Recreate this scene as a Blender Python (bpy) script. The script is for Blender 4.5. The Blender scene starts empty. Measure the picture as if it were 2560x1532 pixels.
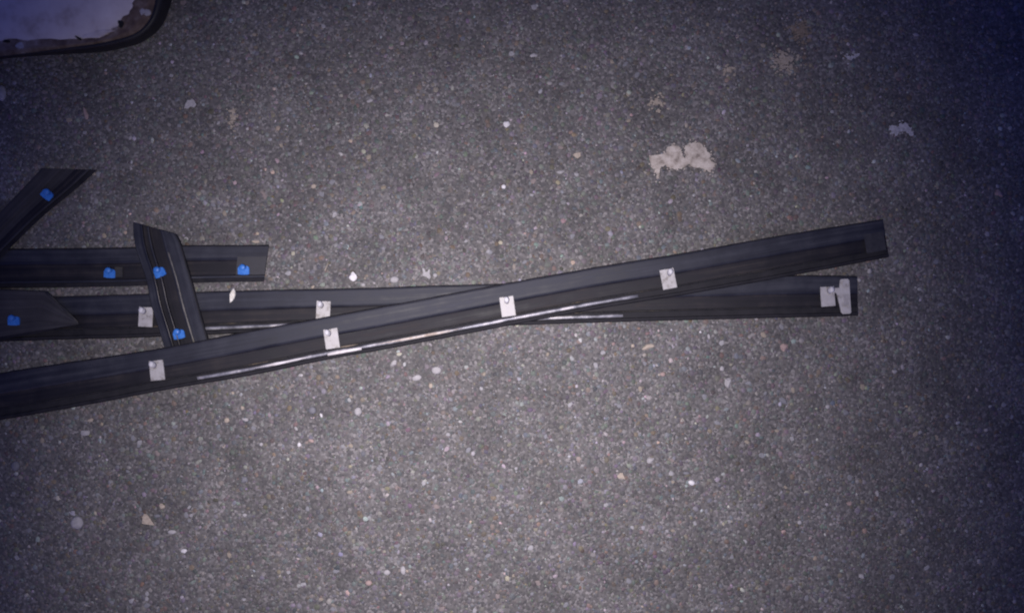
import bpy, bmesh, math, random
import numpy as np
from mathutils import Vector, Matrix
C = bpy.context.scene.collection
SC = bpy.context.scene
random.seed(7); rng = np.random.default_rng(7)

# ---------------------------------------------------------------- camera, sky, flash
S = 0.0007            # metres of ground per measured unit
H = 1.5               # lens height above the asphalt
cam_d = bpy.data.cameras.new('camera'); cam = bpy.data.objects.new('camera', cam_d); C.objects.link(cam)
cam.location = (0, 0, H); cam_d.sensor_width = 36.0; cam_d.lens = 36.0 * H / (2560 * S)
cam_d.clip_start = 0.02; cam_d.clip_end = 200
cam_d.dof.use_dof = True; cam_d.dof.focus_distance = 1.590; cam_d.dof.aperture_fstop = 0.95
SC.camera = cam
W = bpy.data.worlds.new('World'); SC.world = W; W.use_nodes = True
nt = W.node_tree; bg = nt.nodes['Background']
sky = nt.nodes.new('ShaderNodeTexSky'); sky.sky_type = 'NISHITA'; sky.sun_disc = False
sky.sun_elevation = math.radians(1.6); sky.sun_rotation = math.radians(200)
tintn = nt.nodes.new('ShaderNodeVectorMath'); tintn.operation = 'MULTIPLY'; tintn.inputs[1].default_value = (.21, .28, 1.5)
nt.links.new(sky.outputs[0], tintn.inputs[0]); nt.links.new(tintn.outputs[0], bg.inputs[0]); bg.inputs[1].default_value = 0.15

def P(px, py, z=0.0):
    """a measured image position on the plane at height z, in metres"""
    k = S * (1 - z / H)
    return Vector(((px - 1280) * k, (766 - py) * k, z))

# the phone's flash, a small spot a hand's breadth beside the lens
fl = bpy.data.lights.new('flash', 'SPOT'); flo = bpy.data.objects.new('flash', fl); C.objects.link(flo)
flo.location = (-0.13, -0.07, H - 0.01); fl.energy = 149; fl.color = (1.0, 0.925, 0.945)
fl.spot_size = math.radians(125); fl.spot_blend = 0.35; fl.shadow_soft_size = 0.012
# the beam of a phone flash fades smoothly away from its axis
fl.use_nodes = True; lt = fl.node_tree; em = lt.nodes['Emission']
tcn = lt.nodes.new('ShaderNodeTexCoord'); sep = lt.nodes.new('ShaderNodeSeparateXYZ'); lt.links.new(tcn.outputs['Normal'], sep.inputs[0])
def lmath(op, a, b=None):
    n = lt.nodes.new('ShaderNodeMath'); n.operation = op
    for i, v in enumerate((a, b)):
        if v is None: continue
        if isinstance(v, (int, float)): n.inputs[i].default_value = v
        else: lt.links.new(v, n.inputs[i])
    return n.outputs[0]
z2 = lmath('MAXIMUM', lmath('MULTIPLY', sep.outputs[2], sep.outputs[2]), 1e-4)
def beam(axis, a, b):      # fall-off along one side of the flash's oblong window
    t2 = lmath('DIVIDE', lmath('MULTIPLY', sep.outputs[axis], sep.outputs[axis]), z2)
    return lmath('ADD', lmath('MULTIPLY', t2, -a), lmath('MULTIPLY', lmath('MULTIPLY', t2, t2), -b))
lt.links.new(lmath('EXPONENT', lmath('ADD', beam(0, 3.4, 8.0), beam(1, 3.4, 4.0))), em.inputs['Strength'])
aim = P(1200, 1110)
fz = (flo.location - aim).normalized(); fx = Vector((0, 1, 0)).cross(fz).normalized(); fy = fz.cross(fx)
flo.rotation_euler = Matrix((fx, fy, fz)).transposed().to_euler()
SC.view_settings.view_transform = 'Standard'; SC.view_settings.look = 'None'
SC.view_settings.exposure = 0.0; SC.view_settings.gamma = 1.0
SC.cycles.pixel_filter_type = 'BLACKMAN_HARRIS'; SC.cycles.filter_width = 1.8

# ---------------------------------------------------------------- helpers
def tag(o, label=None, cat=None, group=None, kind=None):
    if label: o['label'] = label
    if cat: o['category'] = cat
    if group: o['group'] = group
    if kind: o['kind'] = kind
    return o
def empty(name, loc):
    o = bpy.data.objects.new(name, None); C.objects.link(o); o.location = loc
    o.empty_display_size = 0.02
    return o
def obj(name, me, parent=None, mats=()):
    o = bpy.data.objects.new(name, me); C.objects.link(o)
    for m in mats: me.materials.append(m)
    if parent is not None: put(o, parent)
    return o
def put(o, parent):
    o.parent = parent; o.location = o.location - world(parent)
def world(o):
    v = Vector((0, 0, 0))
    while o is not None: v = v + o.location; o = o.parent
    return v
def from_bm(name, bm, smooth=False):
    bmesh.ops.recalc_face_normals(bm, faces=bm.faces)
    me = bpy.data.meshes.new(name); bm.to_mesh(me); bm.free()
    if smooth:
        for p in me.polygons: p.use_smooth = True
    return me
def centred(me):
    """move a mesh's origin to the foot of its bounding box; return that point"""
    n = len(me.vertices); a = np.empty(n * 3); me.vertices.foreach_get('co', a); a = a.reshape(-1, 3)
    c = np.array([(a[:, 0].min() + a[:, 0].max()) / 2, (a[:, 1].min() + a[:, 1].max()) / 2, a[:, 2].min()])
    me.vertices.foreach_set('co', (a - c).ravel()); me.update()
    return Vector(c)

def mat(name, stops, scale=60, rough=(0.5, 0.7), metal=0.0, bump=0.0, bscale=400, detail=4, spec=0.5, coords='Object', stretch=None, dist=0.0006):
    """noise-driven colour ramp; stops = [(pos, (r,g,b)), ...]"""
    m = bpy.data.materials.new(name); m.use_nodes = True
    t = m.node_tree; b = t.nodes['Principled BSDF']
    tc = t.nodes.new('ShaderNodeNewGeometry')
    src = tc.outputs['Position']
    if stretch:
        mp = t.nodes.new('ShaderNodeMapping'); mp.inputs['Scale'].default_value = stretch
        t.links.new(src, mp.inputs[0]); src = mp.outputs[0]
    nz = t.nodes.new('ShaderNodeTexNoise'); nz.inputs['Scale'].default_value = scale; nz.inputs['Detail'].default_value = detail
    nz.inputs['Roughness'].default_value = 0.65
    t.links.new(src, nz.inputs['Vector'])
    cr = t.nodes.new('ShaderNodeValToRGB'); e = cr.color_ramp.elements
    while len(e) < len(stops): e.new(0.5)
    for i, (p, c) in enumerate(stops): e[i].position = p; e[i].color = (*c, 1)
    t.links.new(nz.outputs['Fac'], cr.inputs[0]); t.links.new(cr.outputs[0], b.inputs['Base Color'])
    mr = t.nodes.new('ShaderNodeMapRange'); mr.inputs[1].default_value = 0.3; mr.inputs[2].default_value = 0.7
    mr.inputs[3].default_value = rough[0]; mr.inputs[4].default_value = rough[1]
    t.links.new(nz.outputs['Fac'], mr.inputs[0]); t.links.new(mr.outputs[0], b.inputs['Roughness'])
    b.inputs['Metallic'].default_value = metal; b.inputs['Specular IOR Level'].default_value = spec
    if bump:
        n2 = t.nodes.new('ShaderNodeTexNoise'); n2.inputs['Scale'].default_value = bscale; n2.inputs['Detail'].default_value = 3
        t.links.new(src, n2.inputs['Vector'])
        bp = t.nodes.new('ShaderNodeBump'); bp.inputs['Strength'].default_value = bump; bp.inputs['Distance'].default_value = dist
        t.links.new(n2.outputs['Fac'], bp.inputs['Height']); t.links.new(bp.outputs[0], b.inputs['Normal'])
    return m

M = {}
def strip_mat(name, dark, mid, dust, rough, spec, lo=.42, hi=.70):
    """moulded plastic with dust; lengthwise streaks put groove shading into the colour"""
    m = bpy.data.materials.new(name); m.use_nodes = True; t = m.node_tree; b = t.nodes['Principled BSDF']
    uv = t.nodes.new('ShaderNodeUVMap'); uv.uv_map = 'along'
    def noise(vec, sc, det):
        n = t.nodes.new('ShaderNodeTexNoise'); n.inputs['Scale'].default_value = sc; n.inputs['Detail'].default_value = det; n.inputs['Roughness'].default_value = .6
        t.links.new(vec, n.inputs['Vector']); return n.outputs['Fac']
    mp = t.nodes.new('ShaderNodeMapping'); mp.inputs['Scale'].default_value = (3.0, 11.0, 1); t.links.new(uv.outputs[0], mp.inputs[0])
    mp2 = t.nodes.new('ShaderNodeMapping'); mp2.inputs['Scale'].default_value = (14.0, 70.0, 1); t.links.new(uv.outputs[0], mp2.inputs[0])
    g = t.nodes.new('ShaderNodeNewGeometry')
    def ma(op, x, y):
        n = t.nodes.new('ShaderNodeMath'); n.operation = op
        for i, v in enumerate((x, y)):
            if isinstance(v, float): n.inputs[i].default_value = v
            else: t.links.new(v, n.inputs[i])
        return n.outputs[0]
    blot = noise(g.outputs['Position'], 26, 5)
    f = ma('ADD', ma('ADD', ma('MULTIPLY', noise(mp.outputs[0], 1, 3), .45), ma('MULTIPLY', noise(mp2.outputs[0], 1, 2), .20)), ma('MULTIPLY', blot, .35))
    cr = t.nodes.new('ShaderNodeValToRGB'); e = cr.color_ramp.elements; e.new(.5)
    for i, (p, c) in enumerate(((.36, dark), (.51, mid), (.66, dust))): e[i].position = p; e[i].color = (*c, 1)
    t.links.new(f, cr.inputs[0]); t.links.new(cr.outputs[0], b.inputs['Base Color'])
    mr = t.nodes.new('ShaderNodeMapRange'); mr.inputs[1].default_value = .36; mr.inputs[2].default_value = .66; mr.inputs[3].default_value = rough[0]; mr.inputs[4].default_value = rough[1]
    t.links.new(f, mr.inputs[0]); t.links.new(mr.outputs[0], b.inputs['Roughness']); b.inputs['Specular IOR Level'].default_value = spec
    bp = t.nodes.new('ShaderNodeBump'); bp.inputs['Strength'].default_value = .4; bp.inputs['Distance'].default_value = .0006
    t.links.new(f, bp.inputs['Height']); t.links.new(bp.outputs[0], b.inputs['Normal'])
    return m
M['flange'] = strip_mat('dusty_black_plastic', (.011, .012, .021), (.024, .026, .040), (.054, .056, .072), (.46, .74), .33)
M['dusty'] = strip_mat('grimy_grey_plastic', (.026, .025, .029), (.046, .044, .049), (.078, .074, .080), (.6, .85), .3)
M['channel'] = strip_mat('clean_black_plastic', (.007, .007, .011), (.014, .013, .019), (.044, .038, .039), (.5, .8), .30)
M['cap'] = mat('end_cap_plastic', [(0.3, (.018, .018, .024)), (0.6, (.040, .040, .048))], 60, (.5, .75), bump=.3)
M['lip'] = mat('dark_edge_plastic', [(0.3, (.011, .011, .015)), (0.7, (.028, .027, .033))], 50, (.65, .85), spec=.25)
M['rib'] = mat('rib_plastic_with_glue', [(0.44, (.022, .022, .025)), (0.60, (.05, .046, .04)), (0.72, (.22, .17, .11))], 14, (.5, .75), stretch=(1, 2, 1))
M['bead'] = mat('worn_silver_bead', [(0.34, (.13, .13, .15)), (0.50, (.32, .32, .36)), (0.64, (.66, .63, .65))], 34, (.36, .6), metal=.4, bump=.3, bscale=500)
M['bead_dull'] = mat('worn_grey_bead', [(0.32, (.10, .10, .10)), (0.68, (.27, .25, .22))], 36, (.4, .6), metal=.3)
M['glue'] = mat('dried_tan_glue', [(0.3, (.34, .27, .22)), (0.5, (.58, .50, .44)), (0.7, (.80, .77, .76))], 90, (.6, .8), bump=.8, bscale=600)
M['tape'] = mat('white_tape', [(0.3, (.60, .55, .54)), (0.6, (.85, .82, .84))], 60, (.5, .7))
M['white'] = mat('grubby_white_plastic', [(0.32, (.24, .22, .205)), (0.45, (.42, .405, .405)), (0.7, (.50, .485, .495))], 90, (.4, .6), bump=.2)
M['white_bright'] = mat('white_plastic_stud', [(0.3, (.62, .61, .64)), (0.7, (.72, .71, .75))], 70, (.4, .6))
M['white_dim'] = mat('translucent_grey_plastic', [(0.3, (.30, .29, .29)), (0.7, (.45, .43, .44))], 90, (.4, .6))
M['blue'] = mat('blue_plastic', [(0.3, (.03, .16, .56)), (0.7, (.06, .25, .74))], 120, (.35, .5))
M['seal'] = mat('black_rubber', [(0.3, (.006, .006, .008)), (0.7, (.018, .017, .020))], 40, (.5, .7))
M['skin'] = mat('scuffed_white_paint', [(0.32, (.40, .34, .31)), (0.46, (.60, .54, .53)), (0.7, (.72, .66, .65))], 14, (.35, .6), bump=.15, bscale=80)
M['rust'] = mat('rusty_steel', [(0.28, (.045, .030, .025)), (0.46, (.12, .080, .060)), (0.60, (.22, .17, .14)), (0.72, (.42, .38, .38))], 26, (.7, .9), bump=.8, bscale=220)
M['hole'] = mat('dark_hole', [(0.3, (.004, .004, .005)), (0.7, (.012, .010, .010))], 50, (.8, .9))
M['crust'] = mat('tan_crust', [(0.33, (.23, .195, .17)), (0.46, (.42, .37, .325)), (0.66, (.60, .545, .495))], 75, (.85, .95), bump=1, bscale=420, detail=6)
M['crust_grey'] = mat('grey_crust', [(0.32, (.28, .27, .28)), (0.48, (.46, .45, .46)), (0.7, (.62, .60, .61))], 260, (.85, .95), bump=1, bscale=420, detail=6)
M['mud'] = mat('dried_mud', [(0.3, (.26, .22, .18)), (0.7, (.44, .385, .32))], 150, (.9, .95), bump=.6)
M['mud_red'] = mat('brown_dust', [(0.3, (.17, .135, .10)), (0.7, (.29, .235, .18))], 150, (.9, .95), bump=.6)
def stone_mat(n, c, r=.75): return mat(n, [(0.3, tuple(x * .78 for x in c)), (0.7, tuple(min(.95, x * 1.12) for x in c))], 220, (r - .1, r + .1), bump=.5, bscale=700)
M['s_white'] = stone_mat('white_stone', (.72, .70, .72), .55)
M['s_pale'] = stone_mat('pale_grey_stone', (.40, .385, .395))
M['s_grey'] = stone_mat('grey_stone', (.19, .19, .215))
M['s_tan'] = stone_mat('tan_stone', (.43, .365, .30))
M['s_pink'] = stone_mat('pinkish_stone', (.38, .28, .26))
M['leaf'] = mat('cream_petal', [(0.3, (.62, .58, .50)), (0.6, (.84, .82, .76))], 160, (.5, .7), bump=.3)

# ---------------------------------------------------------------- asphalt
def asphalt_mat():
    m = bpy.data.materials.new('worn_asphalt'); m.use_nodes = True; t = m.node_tree; b = t.nodes['Principled BSDF']
    g = t.nodes.new('ShaderNodeNewGeometry')
    v = t.nodes.new('ShaderNodeTexVoronoi'); v.inputs['Scale'].default_value = 250; t.links.new(g.outputs['Position'], v.inputs['Vector'])
    hsv = t.nodes.new('ShaderNodeSeparateColor'); t.links.new(v.outputs['Color'], hsv.inputs[0])
    cr = t.nodes.new('ShaderNodeValToRGB'); e = cr.color_ramp.elements
    for _ in range(3): e.new(.5)
    for i, (p, c) in enumerate([(0, (.068, .065, .068)), (.35, (.10, .096, .098)), (.6, (.12, .112, .11)), (.82, (.15, .142, .145)), (1, (.24, .225, .225))]):
        e[i].position = p; e[i].color = (*c, 1)
    t.links.new(hsv.outputs[0], cr.inputs[0])
    n = t.nodes.new('ShaderNodeTexNoise'); n.inputs['Scale'].default_value = 10; n.inputs['Detail'].default_value = 5; t.links.new(g.outputs['Position'], n.inputs['Vector'])
    mr = t.nodes.new('ShaderNodeMapRange'); mr.inputs[1].default_value = .3; mr.inputs[2].default_value = .7; mr.inputs[3].default_value = .8; mr.inputs[4].default_value = 1.2
    t.links.new(n.outputs['Fac'], mr.inputs[0])
    mx = t.nodes.new('ShaderNodeVectorMath'); mx.operation = 'SCALE'; t.links.new(cr.outputs[0], mx.inputs[0]); t.links.new(mr.outputs[0], mx.inputs['Scale'])
    t.links.new(mx.outputs[0], b.inputs['Base Color']); b.inputs['Roughness'].default_value = .8
    bp = t.nodes.new('ShaderNodeBump'); bp.inputs['Strength'].default_value = .45; bp.inputs['Distance'].default_value = .0008
    t.links.new(v.outputs['Distance'], bp.inputs['Height']); bp.invert = True; t.links.new(bp.outputs[0], b.inputs['Normal'])
    return m
def aggregate_mat():
    m = bpy.data.materials.new('aggregate_stone'); m.use_nodes = True; t = m.node_tree; b = t.nodes['Principled BSDF']
    a = t.nodes.new('ShaderNodeAttribute'); a.attribute_name = 'stone_colour'
    g = t.nodes.new('ShaderNodeNewGeometry')
    n = t.nodes.new('ShaderNodeTexNoise'); n.inputs['Scale'].default_value = 600; n.inputs['Detail'].default_value = 2; t.links.new(g.outputs['Position'], n.inputs['Vector'])
    mr = t.nodes.new('ShaderNodeMapRange'); mr.inputs[1].default_value = .3; mr.inputs[2].default_value = .7; mr.inputs[3].default_value = .75; mr.inputs[4].default_value = 1.25
    t.links.new(n.outputs['Fac'], mr.inputs[0])
    mx = t.nodes.new('ShaderNodeVectorMath'); mx.operation = 'SCALE'; t.links.new(a.outputs['Color'], mx.inputs[0]); t.links.new(mr.outputs[0], mx.inputs['Scale'])
    n7 = t.nodes.new('ShaderNodeTexNoise'); n7.inputs['Scale'].default_value = 10; n7.inputs['Detail'].default_value = 5; t.links.new(g.outputs['Position'], n7.inputs['Vector'])
    m7 = t.nodes.new('ShaderNodeMapRange'); m7.inputs[1].default_value = .3; m7.inputs[2].default_value = .7; m7.inputs[3].default_value = .74; m7.inputs[4].default_value = 1.28
    t.links.new(n7.outputs['Fac'], m7.inputs[0])
    x7 = t.nodes.new('ShaderNodeVectorMath'); x7.operation = 'SCALE'; t.links.new(mx.outputs[0], x7.inputs[0]); t.links.new(m7.outputs[0], x7.inputs['Scale'])
    t.links.new(x7.outputs[0], b.inputs['Base Color']); b.inputs['Roughness'].default_value = .7
    b.inputs['Specular IOR Level'].default_value = .4
    return m
bm = bmesh.new()
bmesh.ops.create_grid(bm, x_segments=8, y_segments=8, size=6.0)
ground = obj('asphalt_ground', from_bm('asphalt_ground', bm), None, [asphalt_mat()])
tag(ground, kind='structure')

# thousands of small stones set in the surface: one part of the ground
N = 90000; K = 6
XW, YW = 1.22, 0.80
cx = rng.uniform(-XW, XW, N); cy = rng.uniform(-YW, YW, N)
r = np.clip(rng.lognormal(math.log(.0027), .42, N),   .0010, .0056)
ang = rng.uniform(0, 2 * math.pi, N); asp = rng.uniform(.6, 1.0, N); hh = r * rng.uniform(.14, .30, N)
th = np.arange(K) * 2 * math.pi / K
def ring(scale, z, jit):
    rr = r[:, None] * scale * (1 + rng.uniform(-jit, jit, (N, K)))
    x = rr * np.cos(th)[None]; y = rr * np.sin(th)[None] * asp[:, None]
    ca, sa = np.cos(ang)[:, None], np.sin(ang)[:, None]
    return np.stack([cx[:, None] + x * ca - y * sa, cy[:, None] + x * sa + y * ca, np.broadcast_to(z, (N, K))], -1)
lo = ring(1.0, np.full((N, 1), -.0003), .22); hi = ring(.66, hh[:, None] * (1 + rng.uniform(-.25, .25, (N, K))), .22)
V = np.concatenate([lo, hi], 1).reshape(-1, 3)
base = (np.arange(N) * 2 * K)[:, None]
i = np.arange(K); j = (i + 1) % K
quads = np.stack([i, j, j + K, i + K], 1).ravel()
loops = np.concatenate([base + quads[None], base + (K + i)[None]], 1)
sizes = np.tile(np.array([4] * K + [K]), N)
me = bpy.data.meshes.new('aggregate'); me.vertices.add(len(V)); me.vertices.foreach_set('co', V.ravel())
me.loops.add(loops.size); me.loops.foreach_set('vertex_index', loops.ravel().astype(np.int32))
me.polygons.add(sizes.size); me.polygons.foreach_set('loop_start', np.concatenate([[0], np.cumsum(sizes)[:-1]]).astype(np.int32))
me.update(calc_edges=True)
lum = np.clip(rng.lognormal(math.log(.132), .21, N), .03, .5)
pale = rng.random(N) < .030; lum = np.where(pale, rng.uniform(.23, .40, N), lum)
tint = 1 + rng.normal(0, .08, (N, 3)) + np.array([[.02, -.01, .015]])
warm = rng.random(N) < .12; tint[warm] *= np.array([1.15, .97, .80])
col = np.clip(lum[:, None] * tint, .01, .8)
ca = me.color_attributes.new('stone_colour', 'FLOAT_COLOR', 'POINT')
ca.data.foreach_set('color', np.concatenate([np.repeat(col, 2 * K, 0), np.ones((N * 2 * K, 1))], 1).astype(np.float32).ravel())
agg = obj('aggregate', me, ground, [aggregate_mat()]); tag(agg, kind='stuff')

# ---------------------------------------------------------------- swept trims
def interp(pts, n, straight=False):
    """resample [(T,B,z)] to n stations (Catmull-Rom through the rows)"""
    a = np.array([[*t, *b, z] for t, b, z in pts], float)
    m = len(a); mid = (a[:, :2] + a[:, 2:4]) / 2
    d = np.concatenate([[0], np.cumsum(np.linalg.norm(np.diff(mid, axis=0), axis=1))])
    s = np.linspace(0, d[-1], n); s = np.unique(np.concatenate([s, d]))
    out = []
    tan = np.zeros_like(a)
    for k in range(0 if straight else m):
        k0, k1 = max(0, k - 1), min(m - 1, k + 1)
        tan[k] = (a[k1] - a[k0]) / max(1e-6, d[k1] - d[k0])
    for x in s:
        k = min(m - 2, max(0, np.searchsorted(d, x, 'right') - 1)); h = d[k + 1] - d[k]; q = (x - d[k]) / h
        h00 = 2*q**3 - 3*q**2 + 1; h10 = q**3 - 2*q**2 + q; h01 = -2*q**3 + 3*q**2; h11 = q**3 - q**2
        if straight: h00, h10, h01, h11 = 1 - q, 0, q, 0
        out.append(h00*a[k] + h10*h*tan[k] + h01*a[k+1] + h11*h*tan[k+1])
    return np.array(out)
def worn(rows, j=.22):
    rows[1:-1, :4] += np.random.default_rng(3).normal(0, j, (len(rows) - 2, 4)); return rows
def at_u(row, u, dz=0.0):
    x = row[0] + (row[2] - row[0]) * u; y = row[1] + (row[3] - row[1]) * u
    return P(x, y, row[4] + dz)
def sweep(name, rows, prof, parent, mats, smooth=False):
    """prof = closed loop of (u, z, material index of the face that starts here)"""
    bm = bmesh.new(); R = []
    for row in rows: R.append([bm.verts.new(at_u(row, u, z)) for u, z, _ in prof])
    n = len(prof)
    for a, b in zip(R[:-1], R[1:]):
        for k in range(n):
            f = bm.faces.new((a[k], a[(k+1) % n], b[(k+1) % n], b[k])); f.material_index = prof[k][2]
    for rg in (R[0], R[-1]):
        f = bm.faces.new(rg); f.material_index = 2
    bmesh.ops.recalc_face_normals(bm, faces=bm.faces)
    ul = bm.loops.layers.uv.new('along'); bm.verts.index_update()
    mid = (rows[:, :2] + rows[:, 2:4]) / 2; run = np.concatenate([[0], np.cumsum(np.linalg.norm(np.diff(mid, axis=0), axis=1))]) * S + rows[0, 1] * .01
    for f in bm.faces:
        for l in f.loops:
            i_, k_ = divmod(l.vert.index, n); l[ul].uv = (run[i_], prof[k_][0] + rows[0, 0] * .01)
    me = bpy.data.meshes.new(name); bm.to_mesh(me); bm.free()
    o = bpy.data.objects.new(name, me); C.objects.link(o)
    for m in mats: me.materials.append(m)
    o.location = centred(me); put(o, parent)
    return o
def sub_rows(rows, x0, x1, axis=0):
    """the stretch of rows whose middle lies between x0 and x1"""
    mid = (rows[:, axis] + rows[:, 2 + axis]) / 2
    if mid[0] > mid[-1]: rows = rows[::-1]; mid = mid[::-1]
    xs = np.linspace(x0, x1, max(3, int(abs(x1 - x0) / 30) + 2))
    return np.stack([np.interp(xs, mid, rows[:, k]) for k in range(5)], 1)
def bead(name, rows, u, rad_u, rad_z, z0, parent, m, wob=0.0, taper=0):
    bm = bmesh.new(); R = []
    for i_, row in enumerate(rows):
        w = rad_u * min(1, (min(i_, len(rows) - 1 - i_) + .25) / taper if taper else 1) * (1 + random.uniform(-wob, wob)); du = random.uniform(-wob, wob) * rad_u * .4
        R.append([bm.verts.new(at_u(row, u + du + w * math.cos(a), z0 + rad_z * math.sin(a))) for a in [math.pi * k / 8 for k in range(9)]])
    for a, b in zip(R[:-1], R[1:]):
        for k in range(8): bm.faces.new((a[k], a[k+1], b[k+1], b[k]))
        bm.faces.new((a[8], a[0], b[0], b[8]))
    bm.faces.new(R[0]); bm.faces.new(R[-1])
    bmesh.ops.recalc_face_normals(bm, faces=bm.faces)
    me = bpy.data.meshes.new(name); bm.to_mesh(me); bm.free()
    for p in me.polygons: p.use_smooth = len(p.vertices) == 4
    o = obj(name, me, None, [m]); o.location = centred(me); put(o, parent); return o
def pad(name, rows, u0, u1, z0, z1, parent, m):
    """a slab filling part of the profile between two heights"""
    bm = bmesh.new(); R = []
    for row in rows: R.append([bm.verts.new(at_u(row, u, z)) for u, z in ((u0, z0), (u0, z1 - .0004), (u0 + .015, z1), (u1 - .015, z1), (u1, z1 - .0004), (u1, z0))])
    for a, b in zip(R[:-1], R[1:]):
        for k in range(6): bm.faces.new((a[k], a[(k+1) % 6], b[(k+1) % 6], b[k]))
    bm.faces.new(R[0]); bm.faces.new(R[-1])
    me = from_bm(name, bm); o = obj(name, me, None, [m]); o.location = centred(me); put(o, parent); return o

def extrude_outline(bm, pts, z0, z1, bev=.0004):
    """a slab with the given outline (list of (x,y)), softened top edge"""
    c = Vector((sum(p[0] for p in pts) / len(pts), sum(p[1] for p in pts) / len(pts)))
    lo = [bm.verts.new((p[0], p[1], z0)) for p in pts]
    up = [bm.verts.new((p[0], p[1], z1 - bev)) for p in pts]
    tp = [bm.verts.new((c.x + (p[0] - c.x) * (1 - bev / .012), c.y + (p[1] - c.y) * (1 - bev / .012), z1)) for p in pts]
    n = len(pts)
    for k in range(n):
        q = (k + 1) % n
        bm.faces.new((lo[k], lo[q], up[q], up[k])); bm.faces.new((up[k], up[q], tp[q], tp[k]))
    bm.faces.new(tp); bm.faces.new(lo[::-1])
def lathe(bm, x, y, prof, n=14, sx=1, sy=1):
    R = []
    for rr, z in prof: R.append([bm.verts.new((x + sx * rr * math.cos(2*math.pi*k/n), y + sy * rr * math.sin(2*math.pi*k/n), z)) for k in range(n)])
    for a, b in zip(R[:-1], R[1:]):
        for k in range(n): bm.faces.new((a[k], a[(k+1) % n], b[(k+1) % n], b[k]))
    bm.faces.new(R[-1]); bm.faces.new(R[0][::-1])

def white_clip_mesh(nx):
    """plate with a keyhole for its stud, open at the top"""
    w, h = .0122, .0172; nw = .0054; ny = h - .0104
    out = [(-w, -h), (w, -h), (w, h), (nx + nw, h)]
    out += [(nx + nw * math.cos(a), ny - nw * math.sin(a)) for a in [math.pi * k / 8 for k in range(9)]]
    out += [(nx - nw, h), (-w, h)]
    bm = bmesh.new(); extrude_outline(bm, out, .0023, .0036)
    extrude_outline(bm, [(-w + .0004, -h + .0004), (w - .0004, -h + .0004), (w - .0004, h - .0004), (-w + .0004, h - .0004)], 0.0, .0023)
    me = from_bm('clip', bm); me.materials.append(M['white']); return me
CLIPS = {q: white_clip_mesh(q) for q in (-.0035, 0.0, .0035)}
bm = bmesh.new(); lathe(bm, 0, 0, [(.0042, 0), (.0040, .0060), (.0039, .0105), (.0033, .0122), (.0018, .0130)], 16, 1, 1.3)
STUD = from_bm('stud', bm, True); STUD.materials.append(M['white_bright'])
def white_clip(parent, px, py, z, rot, dx=0.0):
    q = 0.0 if dx == 0 else math.copysign(.0035, dx)
    o = bpy.data.objects.new('clip', CLIPS[q]); C.objects.link(o); o.location = P(px, py, z); o.rotation_euler = (0, 0, math.radians(rot)); put(o, parent)
    s = bpy.data.objects.new('stud', STUD); C.objects.link(s); s.parent = o; s.location = (q, .0094, .0023)
    s.rotation_euler = (math.radians(-14), math.radians(-8 if dx < 0 else 6 if dx > 0 else 0), 0)
    return o
def blue_clip_meshes():
    bm = bmesh.new()
    out = [(-.0098, -.0088), (-.0050, -.0098), (.0050, -.0098), (.0098, -.0088), (.0100, .0010), (.0086, .0044), (.0040, .0060), (-.0040, .0060), (-.0086, .0044), (-.0100, .0010)]
    extrude_outline(bm, out, 0, .0036)
    b = from_bm('clip', bm)
    bm = bmesh.new()
    lathe(bm, 0, .0030, [(.0040, .0034), (.0040, .0070), (.0054, .0082), (.0054, .0108), (.0040, .0125), (.0018, .0132)], 12)
    for a in (0.5, 2.6):
        c, s = math.cos(a), math.sin(a)
        pts = [(.006 * c - .0012 * s, .003 + .006 * s * .4 + .0012 * c), (-.006 * c - .0012 * s, .003 - .006 * s * .4 + .0012 * c), (-.006 * c + .0012 * s, .003 - .006 * s * .4 - .0012 * c), (.006 * c + .0012 * s, .003 + .006 * s * .4 - .0012 * c)]
        extrude_outline(bm, pts, .0034, .0078)
    return b, from_bm('stud', bm)
BCLIP, BSTUD = blue_clip_meshes(); BCLIP.materials.append(M['blue']); BSTUD.materials.append(M['blue'])
def blue_clip(parent, px, py, z, rot):
    o = bpy.data.objects.new('clip', BCLIP); C.objects.link(o); o.location = P(px, py, z); o.rotation_euler = (0, 0, math.radians(rot)); put(o, parent)
    s = bpy.data.objects.new('stud', BSTUD); C.objects.link(s); s.parent = o
    return o

LONG = [(0, .0030, 2), (.004, .0068, 2), (.03, .0080, 0), (.06, .0072, 0), (.39, .0064, 0), (.415, .0058, 0), (.44, .0044, 1), (.47, .0031, 1), (.52, .0026, 1), (.735, .0028, 2), (.748, .0050, 2), (.765, .0050, 2), (.78, .0030, 2),
        (.905, .0030, 2), (.925, .0062, 2), (.965, .0064, 2), (.99, .0045, 2), (1, .0022, 2), (1, .0004, 2), (0, .0004, 2)]
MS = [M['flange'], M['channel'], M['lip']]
GT = 'car trim mouldings lying face down on the asphalt'

# long upper trim
za = lambda x: float(np.interp(x, [-260, 0, 300, 470, 700, 1000, 1260, 1800, 2010, 2222], [.008, .0125, .0175, .0188, .0175, .0135, .0108, .0102, .0085, .0012]))
A_pts = [((-260, 975), (-260, 1094)), ((0, 932), (0, 1050)), ((155, 908), (175, 1020)), ((400, 871), (418, 974)), ((620, 828), (639, 936)), ((800, 795), (818, 899)), ((957, 766), (974, 871)), ((1163, 727), (1180, 832)),
         ((1260, 709), (1276, 813)), ((1400, 684), (1418, 786)), ((1501, 666), (1518, 768)), ((1711, 632), (1728, 734)), ((1900, 598), (1916, 701)), ((2060, 571), (2076, 671)), ((2206, 548), (2222, 643))]
A_rows = worn(interp([(t, b, za(t[0])) for t, b in A_pts], 120))
ta = empty('car_side_strip', P(980, 815, .0)); tag(ta, 'longest black trim strip, lying on top, with four white clips and a bright silver bead', 'car trim', GT)
sweep('body', A_rows, LONG, ta, MS)
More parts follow.
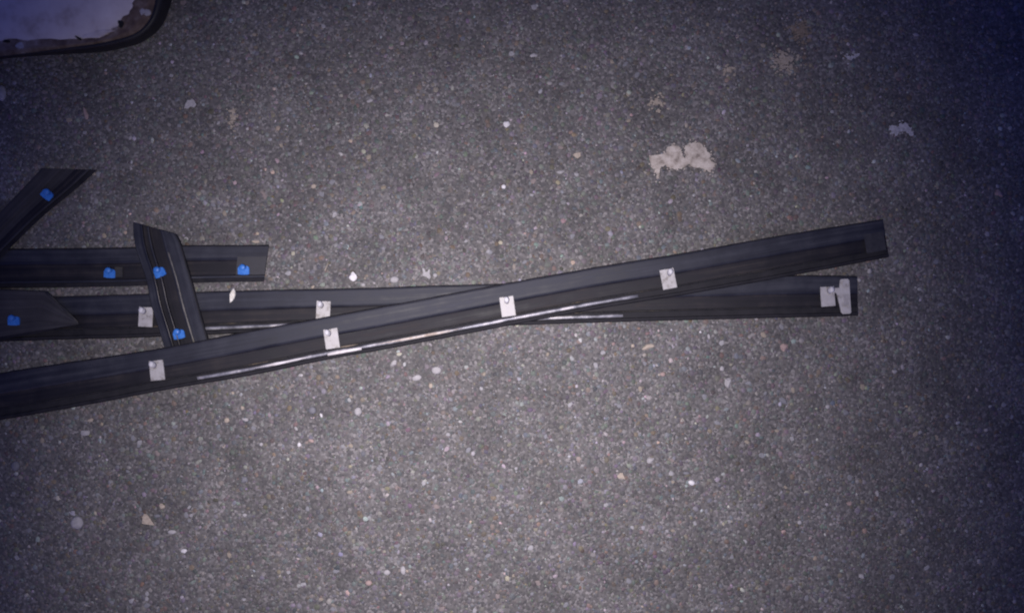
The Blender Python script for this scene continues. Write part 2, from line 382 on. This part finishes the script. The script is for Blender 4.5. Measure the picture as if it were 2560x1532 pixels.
bead('rib', sub_rows(A_rows, 120, 2150), .757, .012, .0018, .0046, ta, M['rib'], .25)
bead('bead', sub_rows(A_rows, 487, 1590), .852, .042, .0036, .0030, ta, M['bead'], .10)
bead('glue_residue', sub_rows(A_rows, 625, 770), .850, .030, .0022, .0052, ta, M['tape'], .30, 2)
bead('tape_strip', sub_rows(A_rows, 812, 897), .880, .036, .0020, .0058, ta, M['tape'], .12)
bead('glue_residue', sub_rows(A_rows, 930, 1150), .850, .038, .0022, .0052, ta, M['glue'], .35, 3)
bead('glue_residue', sub_rows(A_rows, 838, 890), .770, .030, .0016, .0050, ta, M['mud_red'], .35, 1.5)
pad('end_cap', sub_rows(A_rows, 2162, 2211), .30, .80, .0028, .0066, ta, M['cap'])
for px, py, rot, dx in ((394, 925, 6, -.0035), (830, 846, 8, -.0035), (1269, 766, 8, 0), (1670, 697, 11, .0030)):
    white_clip(ta, px, py, za(px) + .0046, rot, dx)

# long lower trim
B_pts = [((-260, 757), (-258, 867)), ((0, 746), (2, 854)), ((115, 742), (118, 850)), ((372, 734), (375, 843)), ((647, 725), (650, 831)), ((940, 719), (943, 820)), ((1100, 713), (1103, 817)), ((1260, 709), (1262, 814)),
         ((1500, 701), (1502, 806)), ((1800, 693), (1802, 798)), ((2010, 688), (2012, 793)), ((2142, 690), (2145, 789))]
B_rows = worn(interp([(t, b, .0006) for t, b in B_pts], 110))
tb = empty('car_side_strip', P(1000, 780, 0)); tag(tb, 'long black trim strip underneath the longest one, white bracket at its right tip', 'car trim', GT)
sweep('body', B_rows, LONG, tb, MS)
bead('rib', sub_rows(B_rows, 120, 2050), .757, .012, .0018, .0046, tb, M['rib'], .25)
bead('bead', sub_rows(B_rows, 458, 1557), .852, .042, .0036, .0030, tb, M['bead'], .10)
for px, py, rot, dx in ((366, 792, -3, -.0030), (809, 777, -3, -.0030), (2068, 741, 4, .0035)):
    white_clip(tb, px, py, .0052, rot, dx)
bm = bmesh.new()
o_ = P(2105, 740, .0056)
br = [(2098, 701), (2101, 698), (2118, 697), (2122, 701), (2126, 770), (2127, 781), (2123, 784), (2106, 785), (2102, 781), (2095, 752), (2091, 735), (2083, 728), (2083, 720), (2097, 719)]
extrude_outline(bm, [tuple((P(x, y, .0056) - o_)[:2]) for x, y in br], 0, .0030)
for x, y, hw, hl in ((2111, 710, 7, 8),):
    extrude_outline(bm, [tuple((P(x + a * hw, y + b * hl, .0056) - o_)[:2]) for a, b in ((-1, -1), (1, -1), (1, 1), (-1, 1))], .0030, .0052)
extrude_outline(bm, [tuple((P(x, y, .0056) - o_)[:2]) for x, y in ((2104, 768), (2122, 767), (2124, 781), (2106, 782))], .0030, .0050)
bo = obj('end_bracket', from_bm('end_bracket', bm), None, [M['white']]); bo.location = o_; put(bo, tb)
bm = bmesh.new()
extrude_outline(bm, [tuple((P(x, y, .0056) - o_)[:2]) for x, y in ((2106, 736), (2119, 735), (2121, 763), (2108, 764))], .0030, .0036, .0002)
wo = obj('window', from_bm('window', bm), None, [M['white_dim']]); wo.parent = bo

# short level trim
SHORT = [(0, .0030, 2), (.004, .0060, 2), (.04, .0074, 0), (.34, .0066, 0), (.40, .0045, 1), (.44, .0026, 1), (.80, .0026, 2), (.83, .0048, 0), (.875, .0048, 0), (.89, .0028, 2), (.95, .0040, 2), (1, .0022, 2), (1, .0004, 2), (0, .0004, 2)]
E_pts = [((-240, 624), (-240, 728)), ((0, 622), (0, 721)), ((200, 620), (198, 718)), ((338, 618), (335, 715)), ((470, 613), (466, 708)), ((590, 613), (583, 705)), ((672, 612), (660, 704))]
E_rows = worn(interp([(t, b, .0006) for t, b in E_pts], 60))
te = empty('car_side_strip', P(330, 666, 0)); tag(te, 'short black trim strip lying level under the crossing one, square end with a blue clip', 'car trim', GT)
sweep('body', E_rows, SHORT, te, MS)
pad('end_cap', sub_rows(E_rows, 592, 665), .30, .81, .0028, .0070, te, M['cap'])
blue_clip(te, 610, 673, .0072, 0); blue_clip(te, 276, 681, .0030, -4)
bm = bmesh.new(); extrude_outline(bm, [(-.007, -.009), (.007, -.009), (.007, .009), (-.007, .009)], 0, .0022)
po = obj('clip_plate', from_bm('clip_plate', bm), None, [M['rib']]); po.location = P(298, 680, .0032); put(po, te)

# crossing trim
CROSS = [(0, .0020, 2), (.01, .0050, 0), (.15, .0056, 0), (.185, .0074, 0), (.205, .0074, 1), (.23, .0034, 1), (.31, .0034, 0), (.33, .0064, 0), (.355, .0064, 1), (.385, .0026, 1), (.615, .0026, 0), (.64, .0046, 0), (.69, .0050, 0), (.95, .0054, 2), (.975, .0048, 2), (1, .0020, 2), (1, .0003, 2), (0, .0003, 2)]
F_pts = [((333, 556), (441, 586), .0080), ((334, 590), (452, 606), .0082), ((341, 626), (463, 642), .0088), ((365, 698), (480, 700), .0092), ((377, 760), (496, 760), .0092), ((393, 810), (510, 810), .0092), ((412, 872), (528, 870), .0092)]
F_rows = interp(F_pts, 26)
tf = empty('car_side_strip', P(430, 700, 0)); tag(tf, 'short black trim strip lying crosswise over two others, two blue clips in its channel', 'car trim', GT)
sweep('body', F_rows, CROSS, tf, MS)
bead('bead', sub_rows(F_rows, 628, 866, 1), .665, .022, .0020, .0048, tf, M['bead_dull'], .10)
bead('rib', sub_rows(F_rows, 690, 866, 1), .195, .010, .0009, .0072, tf, M['bead_dull'], .15)
bead('rib', sub_rows(F_rows, 690, 866, 1), .342, .010, .0009, .0062, tf, M['bead_dull'], .15)
blue_clip(tf, 399, 679, .0120, 25); blue_clip(tf, 448, 833, .0120, 12)

# pointed trim at the left edge, and the slanting one above it
G_pts = [((-240, 716), (-250, 868), .0092), ((0, 723), (-6, 850), .0096), ((112, 728), (92, 833), .0098), ((140, 754), (128, 826), .0098), ((170, 783), (160, 818), .0098), ((197, 808), (196, 811), .0098)]
PROFG = [(0, .0015, 2), (.01, .0050, 0), (.30, .0052, 0), (.38, .0036, 0), (.78, .0036, 0), (.84, .0052, 0), (.94, .0048, 2), (1, .0015, 2), (1, .0003, 2), (0, .0003, 2)]
tg = empty('car_side_strip', P(40, 785, 0)); tag(tg, 'black trim strip with an arrow-pointed tip and one blue clip, at the left edge', 'car trim', GT)
G_rows = interp(G_pts, 20, True); sweep('body', G_rows, PROFG, tg, [M['dusty']] + MS[1:])
bead('rim', np.array([[112 + 85*t - 2, 728 + 80*t + 2, 112 + 85*t + 2, 728 + 80*t - 2, .0098] for t in np.linspace(.02, .97, 8)]), .5, .6, .0009, .0044, tg, M['rib'], .3)
blue_clip(tg, 36, 799, .0134, 0)
C_pts = [((104, 421), (243, 425), .0006), ((62, 466), (196, 468), .0006), ((0, 531), (112, 537), .0030), ((-60, 595), (40, 605), .0092), ((-130, 668), (-36, 680), .0104)]
tc_ = empty('car_side_strip', P(100, 520, 0)); tag(tc_, 'black trim strip slanting up to a sharp corner below the car hatch, one blue clip', 'car trim', GT)
C_rows = interp(C_pts, 24)
PROFC = [(0, .0030, 2), (.01, .0062, 0), (.05, .0068, 0), (.34, .0060, 0), (.40, .0030, 0), (.60, .0026, 1), (.78, .0026, 0), (.81, .0056, 0), (.86, .0058, 2), (.89, .0034, 2), (.96, .0040, 2), (1, .0018, 2), (1, .0004, 2), (0, .0004, 2)]
sweep('body', C_rows, PROFC, tc_, [M['dusty']] + MS[1:])
blue_clip(tc_, 121, 485, .0036, -38)

# ---------------------------------------------------------------- rusty white panel
ZT = .060
inner = [(-420, 176), (-200, 160), (0, 141), (84, 131), (189, 117), (240, 110), (280, 102), (318, 92), (347, 78), (367, 58), (380, 34), (388, 0), (394, -60), (398, -200), (400, -420)]
outer = [(-420, 200), (-200, 176), (0, 149), (90, 141), (205, 134), (262, 130), (304, 122), (345, 111), (372, 96), (396, 76), (414, 48), (430, 0), (438, -60), (443, -200), (446, -420)]
hem = [(-420, 120), (-200, 112), (0, 104), (84, 103), (190, 98), (238, 91), (266, 85), (286, 74), (302, 55), (314, 36), (326, 16), (338, -4), (350, -60), (368, -200), (370, -420)]
def dense(pts, n=5):
    a = np.array(pts, float); m = len(a); out = []
    for k in range(m - 1):
        p0, p1, p2, p3 = a[max(0, k-1)], a[k], a[k+1], a[min(m-1, k+2)]
        for q in range(n):
            t = q / n; out.append(.5 * (2*p1 + (p2-p0)*t + (2*p0-5*p1+4*p2-p3)*t*t + (3*p1-p0-3*p2+p3)*t**3))
    out.append(a[-1]); return np.array(out)
di, do, dh = dense(inner), dense(outer), dense(hem)
hn = np.array([random.uniform(-1, 1) for _ in di]); hn = np.convolve(hn, [.3, .4, .3], 'same') * 9
pan = empty('car_hatch', P(120, 0, 0)); tag(pan, 'white metal car panel with a rusty rounded corner and black rubber seal', 'car hatch')
def loft(name, levels, m, smooth=True, close=False):
    bm = bmesh.new(); R = [[bm.verts.new(P(x, y, z)) for x, y, z in lv] for lv in levels]
    for a, b in zip(R[:-1], R[1:]):
        for k in range(len(a) - 1): bm.faces.new((a[k], a[k+1], b[k+1], b[k]))
    me = from_bm(name, bm, smooth); o = obj(name, me, None, [m]); o.location = centred(me); put(o, pan); return o
L = lambda a, b, f, z: [(p[0]*(1-f) + q[0]*f, p[1]*(1-f) + q[1]*f, z) for p, q in zip(a, b)]
loft('rubber_seal', [L(di, do, 0, ZT - .004), L(di, do, .04, ZT + .002), L(di, do, .22, ZT + .004), L(di, do, .5, ZT - .004), L(di, do, .78, ZT - .022), L(di, do, .95, .022), L(di, do, 1.0, .0015)], M['seal'])
hx = np.array(dh); nrm = np.array(di) - hx; nrm /= np.linalg.norm(nrm, axis=1)[:, None]; hx = hx + nrm * hn[:, None]
loft('rusty_hem', [L(di, hx, 0, ZT - .003), L(di, hx, .35, ZT - .001), L(di, hx, .7, ZT - .003), L(di, hx, 1, ZT - .0045)], M['rust'], False)
cen = np.full_like(hx, 0) + np.array([-420., -420.])
loft('painted_skin', [[(p[0], p[1], ZT - .0045) for p in hx], L(hx, cen, .02, ZT - .002), L(hx, cen, .12, ZT + .001), L(hx, cen, .4, ZT + .004), L(hx, cen, .7, ZT + .005), L(hx, cen, .97, ZT + .005)], M['skin'])
def blob(name, px, py, z, rx, ry, rot, hgt, m, parent=None, jit=.25, n=12):
    """irregular flat lump with a rounded top"""
    bm = bmesh.new(); R = []
    f = [1 + random.uniform(-jit, jit) for _ in range(n)]
    for sc_, zz in ((1, 0), (1.0, hgt * .5), (.74, hgt * .9), (.35, hgt)):
        R.append([])
        for k in range(n):
            a = 2 * math.pi * k / n; x = rx * S * sc_ * f[k] * math.cos(a); y = ry * S * sc_ * f[k] * math.sin(a)
            R[-1].append(bm.verts.new((x, y, zz * (1 + random.uniform(-.12, .12)))))
    for a, b in zip(R[:-1], R[1:]):
        for k in range(n): bm.faces.new((a[k], a[(k+1) % n], b[(k+1) % n], b[k]))
    bm.faces.new(R[-1]); bm.faces.new(R[0][::-1])
    o = obj(name, from_bm(name, bm), None, [m]); o.location = P(px, py, z); o.rotation_euler = (0, 0, math.radians(rot))
    if parent: put(o, parent)
    return o
blob('rust_hole', 303, 60, ZT - .0015, 7, 9, 20, .003, M['hole'], pan)
blob('rust_hole', 17, 104, ZT - .0035, 8, 4, 0, .003, M['hole'], pan)
blob('rust_hole', 196, 96, ZT - .004, 9, 3, -30, .003, M['hole'], pan)
blob('paint_flake', 364, 32, ZT - .003, 12, 11, 10, .002, M['s_pale'], pan)
blob('paint_flake', 51, 116, ZT - .003, 10, 9, 0, .002, M['s_pale'], pan)
blob('paint_flake', 246, 86, ZT - .0035, 34, 9, 12, .0022, M['skin'], pan)

# ---------------------------------------------------------------- loose bits on the ground
def crust(name, outline, hgt, m, jit=2.2, label=None, cat=None, group=None, crumbs=14):
    """thin ragged crust with the traced outline"""
    pts = []
    n = len(outline)
    for k in range(n):
        a = np.array(outline[k], float); b = np.array(outline[(k+1) % n], float)
        for q in range(5):
            p = a + (b - a) * q / 5 + np.array([random.uniform(-jit, jit), random.uniform(-jit, jit)]) * (0.4 if q == 0 else 1); pts.append(p)
    c = np.mean(pts, 0); bm = bmesh.new(); o_ = P(c[0], c[1], 0)
    lo = [bm.verts.new(P(p[0], p[1], 0) - o_) for p in pts]
    up = [bm.verts.new(P(p[0], p[1], hgt * random.uniform(.75, 1.0)) - o_) for p in pts]
    m_ = len(pts)
    for k in range(m_): bm.faces.new((lo[k], lo[(k+1) % m_], up[(k+1) % m_], up[k]))
    f = bm.faces.new(up); bmesh.ops.triangulate(bm, faces=[f])
    for _ in range(crumbs):
        p = random.choice(pts) + np.array([random.gauss(0, 6), random.gauss(0, 6)]); w = random.uniform(1.2, 3.2) * S; g_ = P(p[0], p[1], 0) - o_
        extrude_outline(bm, [(g_.x + w * math.cos(k * 1.047) * random.uniform(.7, 1.2), g_.y + w * math.sin(k * 1.047) * random.uniform(.6, 1)) for k in range(6)], 0, random.uniform(.0013, .0021), .0003)
    o = obj(name, from_bm(name, bm), None, [m]); o.location = o_
    return tag(o, label, cat, group)
def grains(name, px, py, rx, ry, n, m, label, cat, group=None, size=(1.6, 4.2), rot=0):
    """a smear of many small crumbs, one thing"""
    bm = bmesh.new(); c, s = math.cos(math.radians(rot)), math.sin(math.radians(rot))
    for _ in range(n):
        a = random.uniform(0, 6.283); q = abs(random.gauss(0, .5)); u = rx * q * math.cos(a); v = ry * q * math.sin(a)
        x, y = u * c - v * s, u * s + v * c; w = random.uniform(*size)
        pts = [((x + w * (1 + random.uniform(-.3, .3)) * math.cos(k * 1.047)) * S, (y + w * .75 * (1 + random.uniform(-.3, .3)) * math.sin(k * 1.047)) * S) for k in range(6)]
        extrude_outline(bm, pts, 0, random.uniform(.0011, .0019), .0003)
    o = obj(name, from_bm(name, bm), None, [m]); o.location = P(px, py, 0)
    return tag(o, label, cat, group)
crust('mortar_patch', [(1622, 389), (1652, 386), (1665, 384), (1668, 370), (1686, 362), (1701, 370), (1705, 380), (1707, 396), (1713, 396), (1712, 380), (1714, 364), (1732, 357), (1754, 360), (1766, 377), (1777, 386), (1773, 398), (1790, 411), (1782, 420), (1776, 432), (1766, 425), (1752, 420), (1732, 418), (1723, 411), (1703, 423), (1674, 423), (1667, 413), (1650, 420), (1648, 447), (1642, 447), (1639, 425), (1628, 420)],
      .0026, M['crust'], 1.9, label='largest pale tan crust stuck on the bare asphalt above the trim', cat='mortar patch', crumbs=120)
crust('mortar_patch', [(2221, 318), (2232, 312), (2243, 317), (2254, 308), (2266, 308), (2278, 322), (2284, 340), (2272, 338), (2262, 326), (2252, 330), (2240, 340), (2228, 332)],
      .0022, M['crust_grey'], 3.0, label='small pale grey horseshoe-shaped crust near the dark right edge', cat='mortar patch')
crust('mortar_patch', [(2108, 138), (2120, 141), (2131, 140), (2150, 134), (2146, 142), (2134, 146), (2128, 152), (2118, 146)], .0022, M['crust_grey'], 1.6, label='pale boomerang-shaped flake at the upper right', cat='flake')
grains('mud_smear', 1962, 156, 44, 36, 190, M['mud'], 'round faint tan mud smear right of two dull ones, upper right', 'mud smear')
grains('mud_smear', 2000, 78, 36, 36, 170, M['mud_red'], 'topmost brownish dust smear, near the upper edge', 'mud smear')
grains('mud_smear', 1824, 178, 26, 22, 36, M['mud'], 'small very faint mud smear left of the round tan one', 'mud smear')
grains('mud_smear', 1642, 258, 32, 26, 60, M['mud'], 'faint brown smear above the largest tan crust', 'mud smear')
grains('mud_smear', 582, 292, 18, 44, 60, M['mud'], 'faint upright tan smear in the upper left of the bare asphalt', 'mud smear')

ICO = None
def pebble(px, py, rx, ry, rot, m, label, cat='pebble', flat=.55, group='loose pebbles and chips on the asphalt', kind='round', z=0.0, name='pebble'):
    bm = bmesh.new()
    bmesh.ops.create_icosphere(bm, subdivisions=2, radius=1.0)
    jit = .10 if kind == 'round' else .2
    tri = kind == 'angular'
    ph = random.uniform(0, 6.28)
    cuts = [(Vector((math.cos(a), math.sin(a), random.uniform(.1, .5))).normalized(), random.uniform(.55, .85)) for a in [ph + k * 2.1 + random.uniform(-.4, .4) for k in range(3)]] if tri else []
    hgt = min(rx, ry) * flat
    for v in bm.verts:
        p = v.co.copy()
        for nrm_, d in cuts:
            e = p.dot(nrm_) - d
            if e > 0: p -= nrm_ * e
        p *= 1 + random.uniform(-jit, jit) * .5
        v.co = Vector((p.x * rx * S, p.y * ry * S, max(-.25, p.z) * hgt * S))
    o = obj(name, from_bm(name, bm, kind == 'round'), None, [m]); o.location = P(px, py, z + hgt * S * .24); o.rotation_euler = (0, 0, math.radians(rot))
    return tag(o, label, cat, group)
PEB = [
 (1088, 688, 6, 6, 0, 's_pale', 'little round pebble right beside the pale chip above the trims', 'round'),
 (986, 699, 12, 9, 10, 's_pale', 'dull grey-white stone on the upper edge of the trims, right of the brightest pebble', 'round'),
 (4, 233, 13, 21, 5, 's_pale', 'pale lump cut by the left frame edge, under the car hatch', 'round'),
 (1266, 311, 9, 9, 0, 's_white', 'white pebble in the upper middle, left of the tan crust', 'angular'),
 (1259, 467, 6, 6, 0, 's_white', 'tiny bright white pebble in the middle above the trims', 'round'),
 (1401, 582-152, 10, 5, 15, 's_pale', 'thin pale sliver just below the tan pebble', 'angular'),
 (784, 466, 7, 6, 30, 's_tan', 'small cream pebble on the open asphalt, upper left of centre', 'round'),
 (836, 536, 7, 9, -30, 's_pale', 'small pale pebble below the cream one, upper left of centre', 'angular'),
 (924, 252, 9, 5, 20, 's_pale', 'flat whitish chip high on the asphalt left of centre', 'angular'),
 (1334, 139, 10, 5, 5, 's_pale', 'thin pale flake at the top middle', 'angular'),
 (214, 284, 6, 17, 18, 's_pink', 'pinkish sliver lying upright below the car hatch', 'angular'),
 (2503, 358, 9, 9, 0, 's_grey', 'dim grey pebble near the right edge, beyond the horseshoe crust', 'round'),
 (2496, 484, 13, 8, -35, 's_pink', 'dull chip at the right edge below the dim grey pebble', 'angular'),
 (1621, 867, 17, 7, 15, 's_tan', 'long tan splinter below the right part of the trims', 'angular'),
 (1582, 864, 5, 5, 0, 's_tan', 'tiny tan pebble at the left tip of the tan splinter', 'round'),
 (1751, 830, 3, 3, 0, 's_white', 'tiny glinting speck below the lower trim', 'round'),
 (1772, 841, 4, 7, 8, 's_pale', 'little upright pebble right of the glinting speck', 'round'),
 (1820, 955, 9, 14, -10, 's_pale', 'pale stone in the right half below the trims', 'angular'),
 (1805, 921, 6, 7, 0, 's_pale', 'small pebble directly above the pale stone at right', 'round'),
 (1657, 935, 7, 6, 0, 's_pink', 'small pinkish pebble right of centre below the trims', 'round'),
 (1961, 868, 11, 10, 30, 's_pink', 'dull pink lump below the right end of the lower trim', 'angular'),
 (1959, 1002, 13, 7, -30, 's_grey', 'grey oblong stone, far right, below the dull pink lump', 'angular'),
 (1626, 1150, 10, 9, 20, 's_pale', 'pale angular stone up and right of the tan one, lower right', 'angular'),
 (1644, 1161, 7, 5, 0, 's_grey', 'grey pebble touching the pale angular stone, lower right', 'round'),
 (1729, 1206, 9, 7, -25, 's_white', 'white oval pebble in the lower right', 'round'),
 (1716, 1182, 9, 4, 0, 's_grey', 'flat grey pebble just above the white oval one', 'round'),
 (1042, 944, 13, 8, 15, 's_pale', 'whitish oblong stone below the middle of the long trim', 'round'),
 (1091, 925, 13, 10, 0, 's_pale', 'round pale stone right of the whitish oblong one', 'round'),
 (984, 908, 11, 7, 45, 's_pale', 'slanted pale stone close under the long trim', 'angular'),
 (1077, 964, 5, 7, 0, 's_tan', 'small cream pebble below the whitish oblong stone', 'round'),
 (895, 1028, 10, 11, 0, 's_pale', 'pale round stone left of centre, below the long trim', 'round'),
 (781, 1025, 10, 10, 0, 's_grey', 'grey-blue round stone left of the pale round stone', 'round'),
 (803, 1038, 4, 6, 15, 's_white', 'narrow white chip at the foot of the grey-blue stone', 'angular'),
 (748, 1111, 5, 6, 0, 's_white', 'tiny bright pebble in the lower left of centre', 'round'),
 (778, 1101, 8, 5, -20, 's_pink', 'pinkish flat pebble right of the tiny bright one', 'round'),
 (653, 1110, 5, 5, 0, 's_pale', 'small pale pebble left of the tiny bright one', 'round'),
 (567, 1050, 7, 7, 0, 's_tan', 'round cream pebble below the long trim at left', 'round'),
 (613, 1048, 9, 5, -15, 's_pale', 'whitish chip right of the round cream pebble', 'angular'),
 (606, 1019, 5, 6, 20, 's_tan', 'small tan pebble above the whitish chip', 'angular'),
 (611, 1199, 11, 9, 15, 's_grey', 'grey-white flat stone in the lower left of centre', 'angular'),
 (612, 1287, 6, 5, 0, 's_pale', 'small pebble under the grey-white flat stone', 'round'),
 (193, 1306, 17, 17, 0, 's_pale', 'large round pale stone, lower left corner area', 'round'),
 (405, 1265, 8, 8, -40, 's_tan', 'small cream stone up and right of the three-cornered one', 'angular'),
 (393, 1289, 9, 5, 0, 's_grey', 'dull grey chip touching the three-cornered stone', 'round'),
 (430, 1329, 11, 6, 0, 's_pale', 'oblong pale stone below and right of the three-cornered one', 'round'),
 (392, 1355, 10, 7, 40, 's_grey', 'grey slanted stone below the three-cornered one', 'round'),
 (460, 1377, 8, 6, 20, 's_white', 'bright chip low in the left corner area', 'angular'),
 (200, 1379, 10, 9, -15, 's_grey', 'dull angular stone below the large round one', 'angular'),
 (213, 1258, 6, 6, 0, 's_grey', 'small grey pebble above the large round stone', 'round'),
 (213, 1081, 13, 8, 5, 's_pale', 'pale lump under the left end of the longest trim', 'angular'),
 (226, 1050, 8, 6, 10, 's_tan', 'yellowish pebble closest under the left end of the longest trim', 'angular'),
 (294, 1167, 6, 6, 0, 's_grey', 'bluish pebble in the dim lower left', 'round'),
 (39, 1164, 11, 13, 0, 's_grey', 'dim bluish stone at the left edge below the trims', 'round'),
 (968, 1430, 9, 7, 0, 's_pale', 'pale pebble at the bottom, left one of a close pair', 'round'),
 (1008, 1425, 7, 12, 5, 's_pale', 'upright pale pebble at the bottom, right one of a close pair', 'round'),
 (922, 1456, 9, 7, 0, 's_pink', 'pinkish pebble lowest at the bottom, left of the pair', 'round'),
 (640, 604, 12, 4, -3, 's_tan', 'cream sliver lying against the square end of the level trim', 'angular'),
 (582, 1000-18, 4, 5, 0, 's_tan', 'yellowish grain just below the bead of the longest trim', 'angular'),
 (782, 717, 5, 4, 45, 's_tan', 'small cream grain on the edge of the lower trim', 'angular'),
 (908, 712, 6, 5, 0, 's_pale', 'small pale pebble touching the lower trim, under the brightest one', 'round'),
 (2174, 678, 7, 6, 30, 's_pale', 'pale pebble between the right tips of the two long trims', 'angular'),
 (2240, 655, 11, 5, 35, 's_grey', 'grey sliver right of the end of the longest trim', 'angular'),
 (2148, 700, 5, 5, 0, 's_pale', 'little pebble at the corner of the bracketed trim end', 'round'),
 (2236, 928, 7, 6, 0, 's_pale', 'small pale pebble far right, left one of two', 'angular'),
 (2277, 926, 7, 5, 0, 's_grey', 'small grey pebble far right, right one of two', 'round'),
 (2069, 1016, 6, 6, 0, 's_pale', 'single bright pebble in the dim right part below the trims', 'round'),
 (2115, 1031, 8, 10, 30, 's_grey', 'grey angular stone right of the single bright pebble', 'angular'),
 (2193, 1233, 5, 8, 15, 's_pale', 'upright pale chip in the dim lower right', 'angular'),
 (2123, 1258, 7, 6, 0, 's_pink', 'pink pebble left of the upright chip in the dim lower right', 'angular'),
 (1999, 1305, 6, 6, 0, 's_pale', 'small pale pebble near the bottom, right of centre', 'round'),
 (2154, 1440, 8, 6, -30, 's_pale', 'slanted pebble near the bottom right', 'angular'),
]
for px, py, rx, ry, rot, m, label, kd in PEB:
    pebble(px, py, rx, ry, rot, M[m], label, kind=kd, cat='stone' if rx > 12 else 'pebble')
CH = 'loose pebbles and chips on the asphalt'
crust('pebble', [(881, 678), (886, 682), (891, 688), (893, 694), (889, 701), (883, 703), (876, 700), (872, 694), (876, 688)], .0075, M['s_white'], .5, 'brightest white pebble, drop-shaped, just above the long trims', 'pebble', CH, 0)
crust('flake', [(463, 262), (468, 250), (475, 251), (480, 247), (486, 252), (491, 262), (486, 269), (476, 267), (470, 272), (461, 271)], .005, M['s_pale'], .6, 'white lump alone on dark asphalt below the car hatch', 'flake', CH, 0)
crust('stone', [(356, 1291), (361, 1283), (368, 1285), (376, 1296), (387, 1313), (372, 1311), (355, 1308)], .007, M['s_tan'], .5, 'three-cornered tan stone right of the large round one', 'stone', CH, 0)
crust('chip', [(1056, 670), (1061, 671), (1064, 680), (1069, 679), (1072, 673), (1075, 674), (1074, 684), (1077, 693), (1073, 698), (1067, 692), (1058, 690)], .004, M['s_pale'], .5, 'pale forked chip just above the crossing of the trims, beside a round pebble', 'chip', CH, 0)
crust('pebble', [(1432, 388), (1438, 383), (1451, 381), (1452, 390), (1444, 397), (1438, 393)], .006, M['s_tan'], .5, 'tan pebble between the tan crust and the white pebble', 'pebble', CH, 0)
crust('stone', [(1543, 1190), (1549, 1182), (1556, 1181), (1563, 1197), (1556, 1196), (1546, 1195)], .005, M['s_tan'], .5, 'tan angular stone in the lower right, nearest the bottom', 'stone', CH, 0)
# Y-shaped chip's arms, petal-like curl on the trim, straw
bm = bmesh.new()
prof = [(0, 18), (4, 12), (7, 4), (6, -5), (2, -14), (-2, -19), (-5, -10), (-7, 0), (-5, 10)]
R0 = [bm.verts.new((x * S, y * S, .0006 + .0035 * (abs(x) / 7) ** 2 + .004 * (y / 19) ** 2)) for x, y in prof]
R1 = [bm.verts.new((x * S * .55, y * S * .6, .0012 + .0012 * (y / 19) ** 2)) for x, y in prof]
R2 = [bm.verts.new((x * S * .9, y * S * .95, .0)) for x, y in prof]
n = len(prof)
for k in range(n):
    q = (k + 1) % n
    bm.faces.new((R0[k], R0[q], R1[q], R1[k])); bm.faces.new((R2[k], R2[q], R0[q], R0[k]))
bm.faces.new(R1); bm.faces.new(R2[::-1])
o = obj('petal', from_bm('petal', bm), None, [M['leaf']]); o.location = P(583, 738, .0084); o.rotation_euler = (.12, 0, math.radians(-14))
tag(o, 'cream curled petal lying on the lower trim beside the crossing one', 'petal')
bm = bmesh.new(); bmesh.ops.create_cone(bm, cap_ends=True, segments=6, radius1=.0009, radius2=.0005, depth=.015)
bmesh.ops.rotate(bm, verts=bm.verts, cent=(0, 0, 0), matrix=Matrix.Rotation(math.pi / 2, 3, 'Y'))
for v in bm.verts: v.co.y += 12 * v.co.x ** 2
o = obj('straw', from_bm('straw', bm), None, [M['s_tan']]); o.location = P(817, 668, .0022); o.rotation_euler = (0, 0, math.radians(66))
tag(o, 'thin straw on the asphalt left of the brightest white pebble', 'straw')

# ---------------------------------------------------------------- bigger stones set in the asphalt, each a part of the ground
polys = [[p[0] for p in A_pts] + [p[1] for p in A_pts][::-1], [p[0] for p in B_pts] + [p[1] for p in B_pts][::-1], [p[0] for p in E_pts] + [p[1] for p in E_pts][::-1],
         [p[0] for p in F_pts] + [p[1] for p in F_pts][::-1], [p[0] for p in G_pts] + [p[1] for p in G_pts][::-1], [p[0] for p in C_pts] + [p[1] for p in C_pts][::-1], [tuple(q) for q in outer] + [(-420, -420)]]
def inside(x, y, poly):
    r_ = False; n = len(poly)
    for k in range(n):
        (x0, y0), (x1, y1) = poly[k][:2], poly[(k+1) % n][:2]
        if (y0 > y) != (y1 > y) and x < (x1 - x0) * (y - y0) / (y1 - y0) + x0: r_ = not r_
    return r_
variants = []
for mk, cnt in (('s_grey', 4), ('s_pale', 2), ('s_pink', 2), ('s_tan', 1)):
    mm = stone_mat('set_' + mk, tuple(x * .72 for x in {'s_grey': (.30, .30, .33), 's_pale': (.46, .45, .47), 's_pink': (.34, .28, .27), 's_tan': (.42, .36, .29)}[mk]))
    for _ in range(cnt):
        bm = bmesh.new(); R = []; f = [1 + random.uniform(-.22, .22) for _ in range(9)]
        for sc_, zz in ((1, -.0004), (.92, .0009), (.6, .0015)):
            R.append([bm.verts.new((.0052 * sc_ * f[k] * math.cos(k * .698), .0040 * sc_ * f[k] * math.sin(k * .698), zz * random.uniform(.85, 1.1))) for k in range(9)])
        for a, b in zip(R[:-1], R[1:]):
            for k in range(9): bm.faces.new((a[k], a[(k+1) % 9], b[(k+1) % 9], b[k]))
        bm.faces.new(R[-1])
        me = from_bm('stone', bm); me.materials.append(mm); variants.append(me)
placed = 0
while placed < 290:
    x, y = random.uniform(5, 2555), random.uniform(5, 1527)
    if any(inside(x, y, p) for p in polys): continue
    if min((x - p[0]) ** 2 + (y - p[1]) ** 2 for p in PEB) < 26 ** 2 or (1600 < x < 1800 and 345 < y < 460): continue
    o = bpy.data.objects.new('stone', random.choice(variants)); C.objects.link(o)
    s_ = random.choice((.75, .8, .9, 1.0, 1.15)); o.scale = (s_, s_ * random.uniform(.8, 1), random.uniform(.7, 1.0))
    o.location = P(x, y, 0); o.rotation_euler = (0, 0, random.uniform(0, 6.28)); o.parent = ground; placed += 1
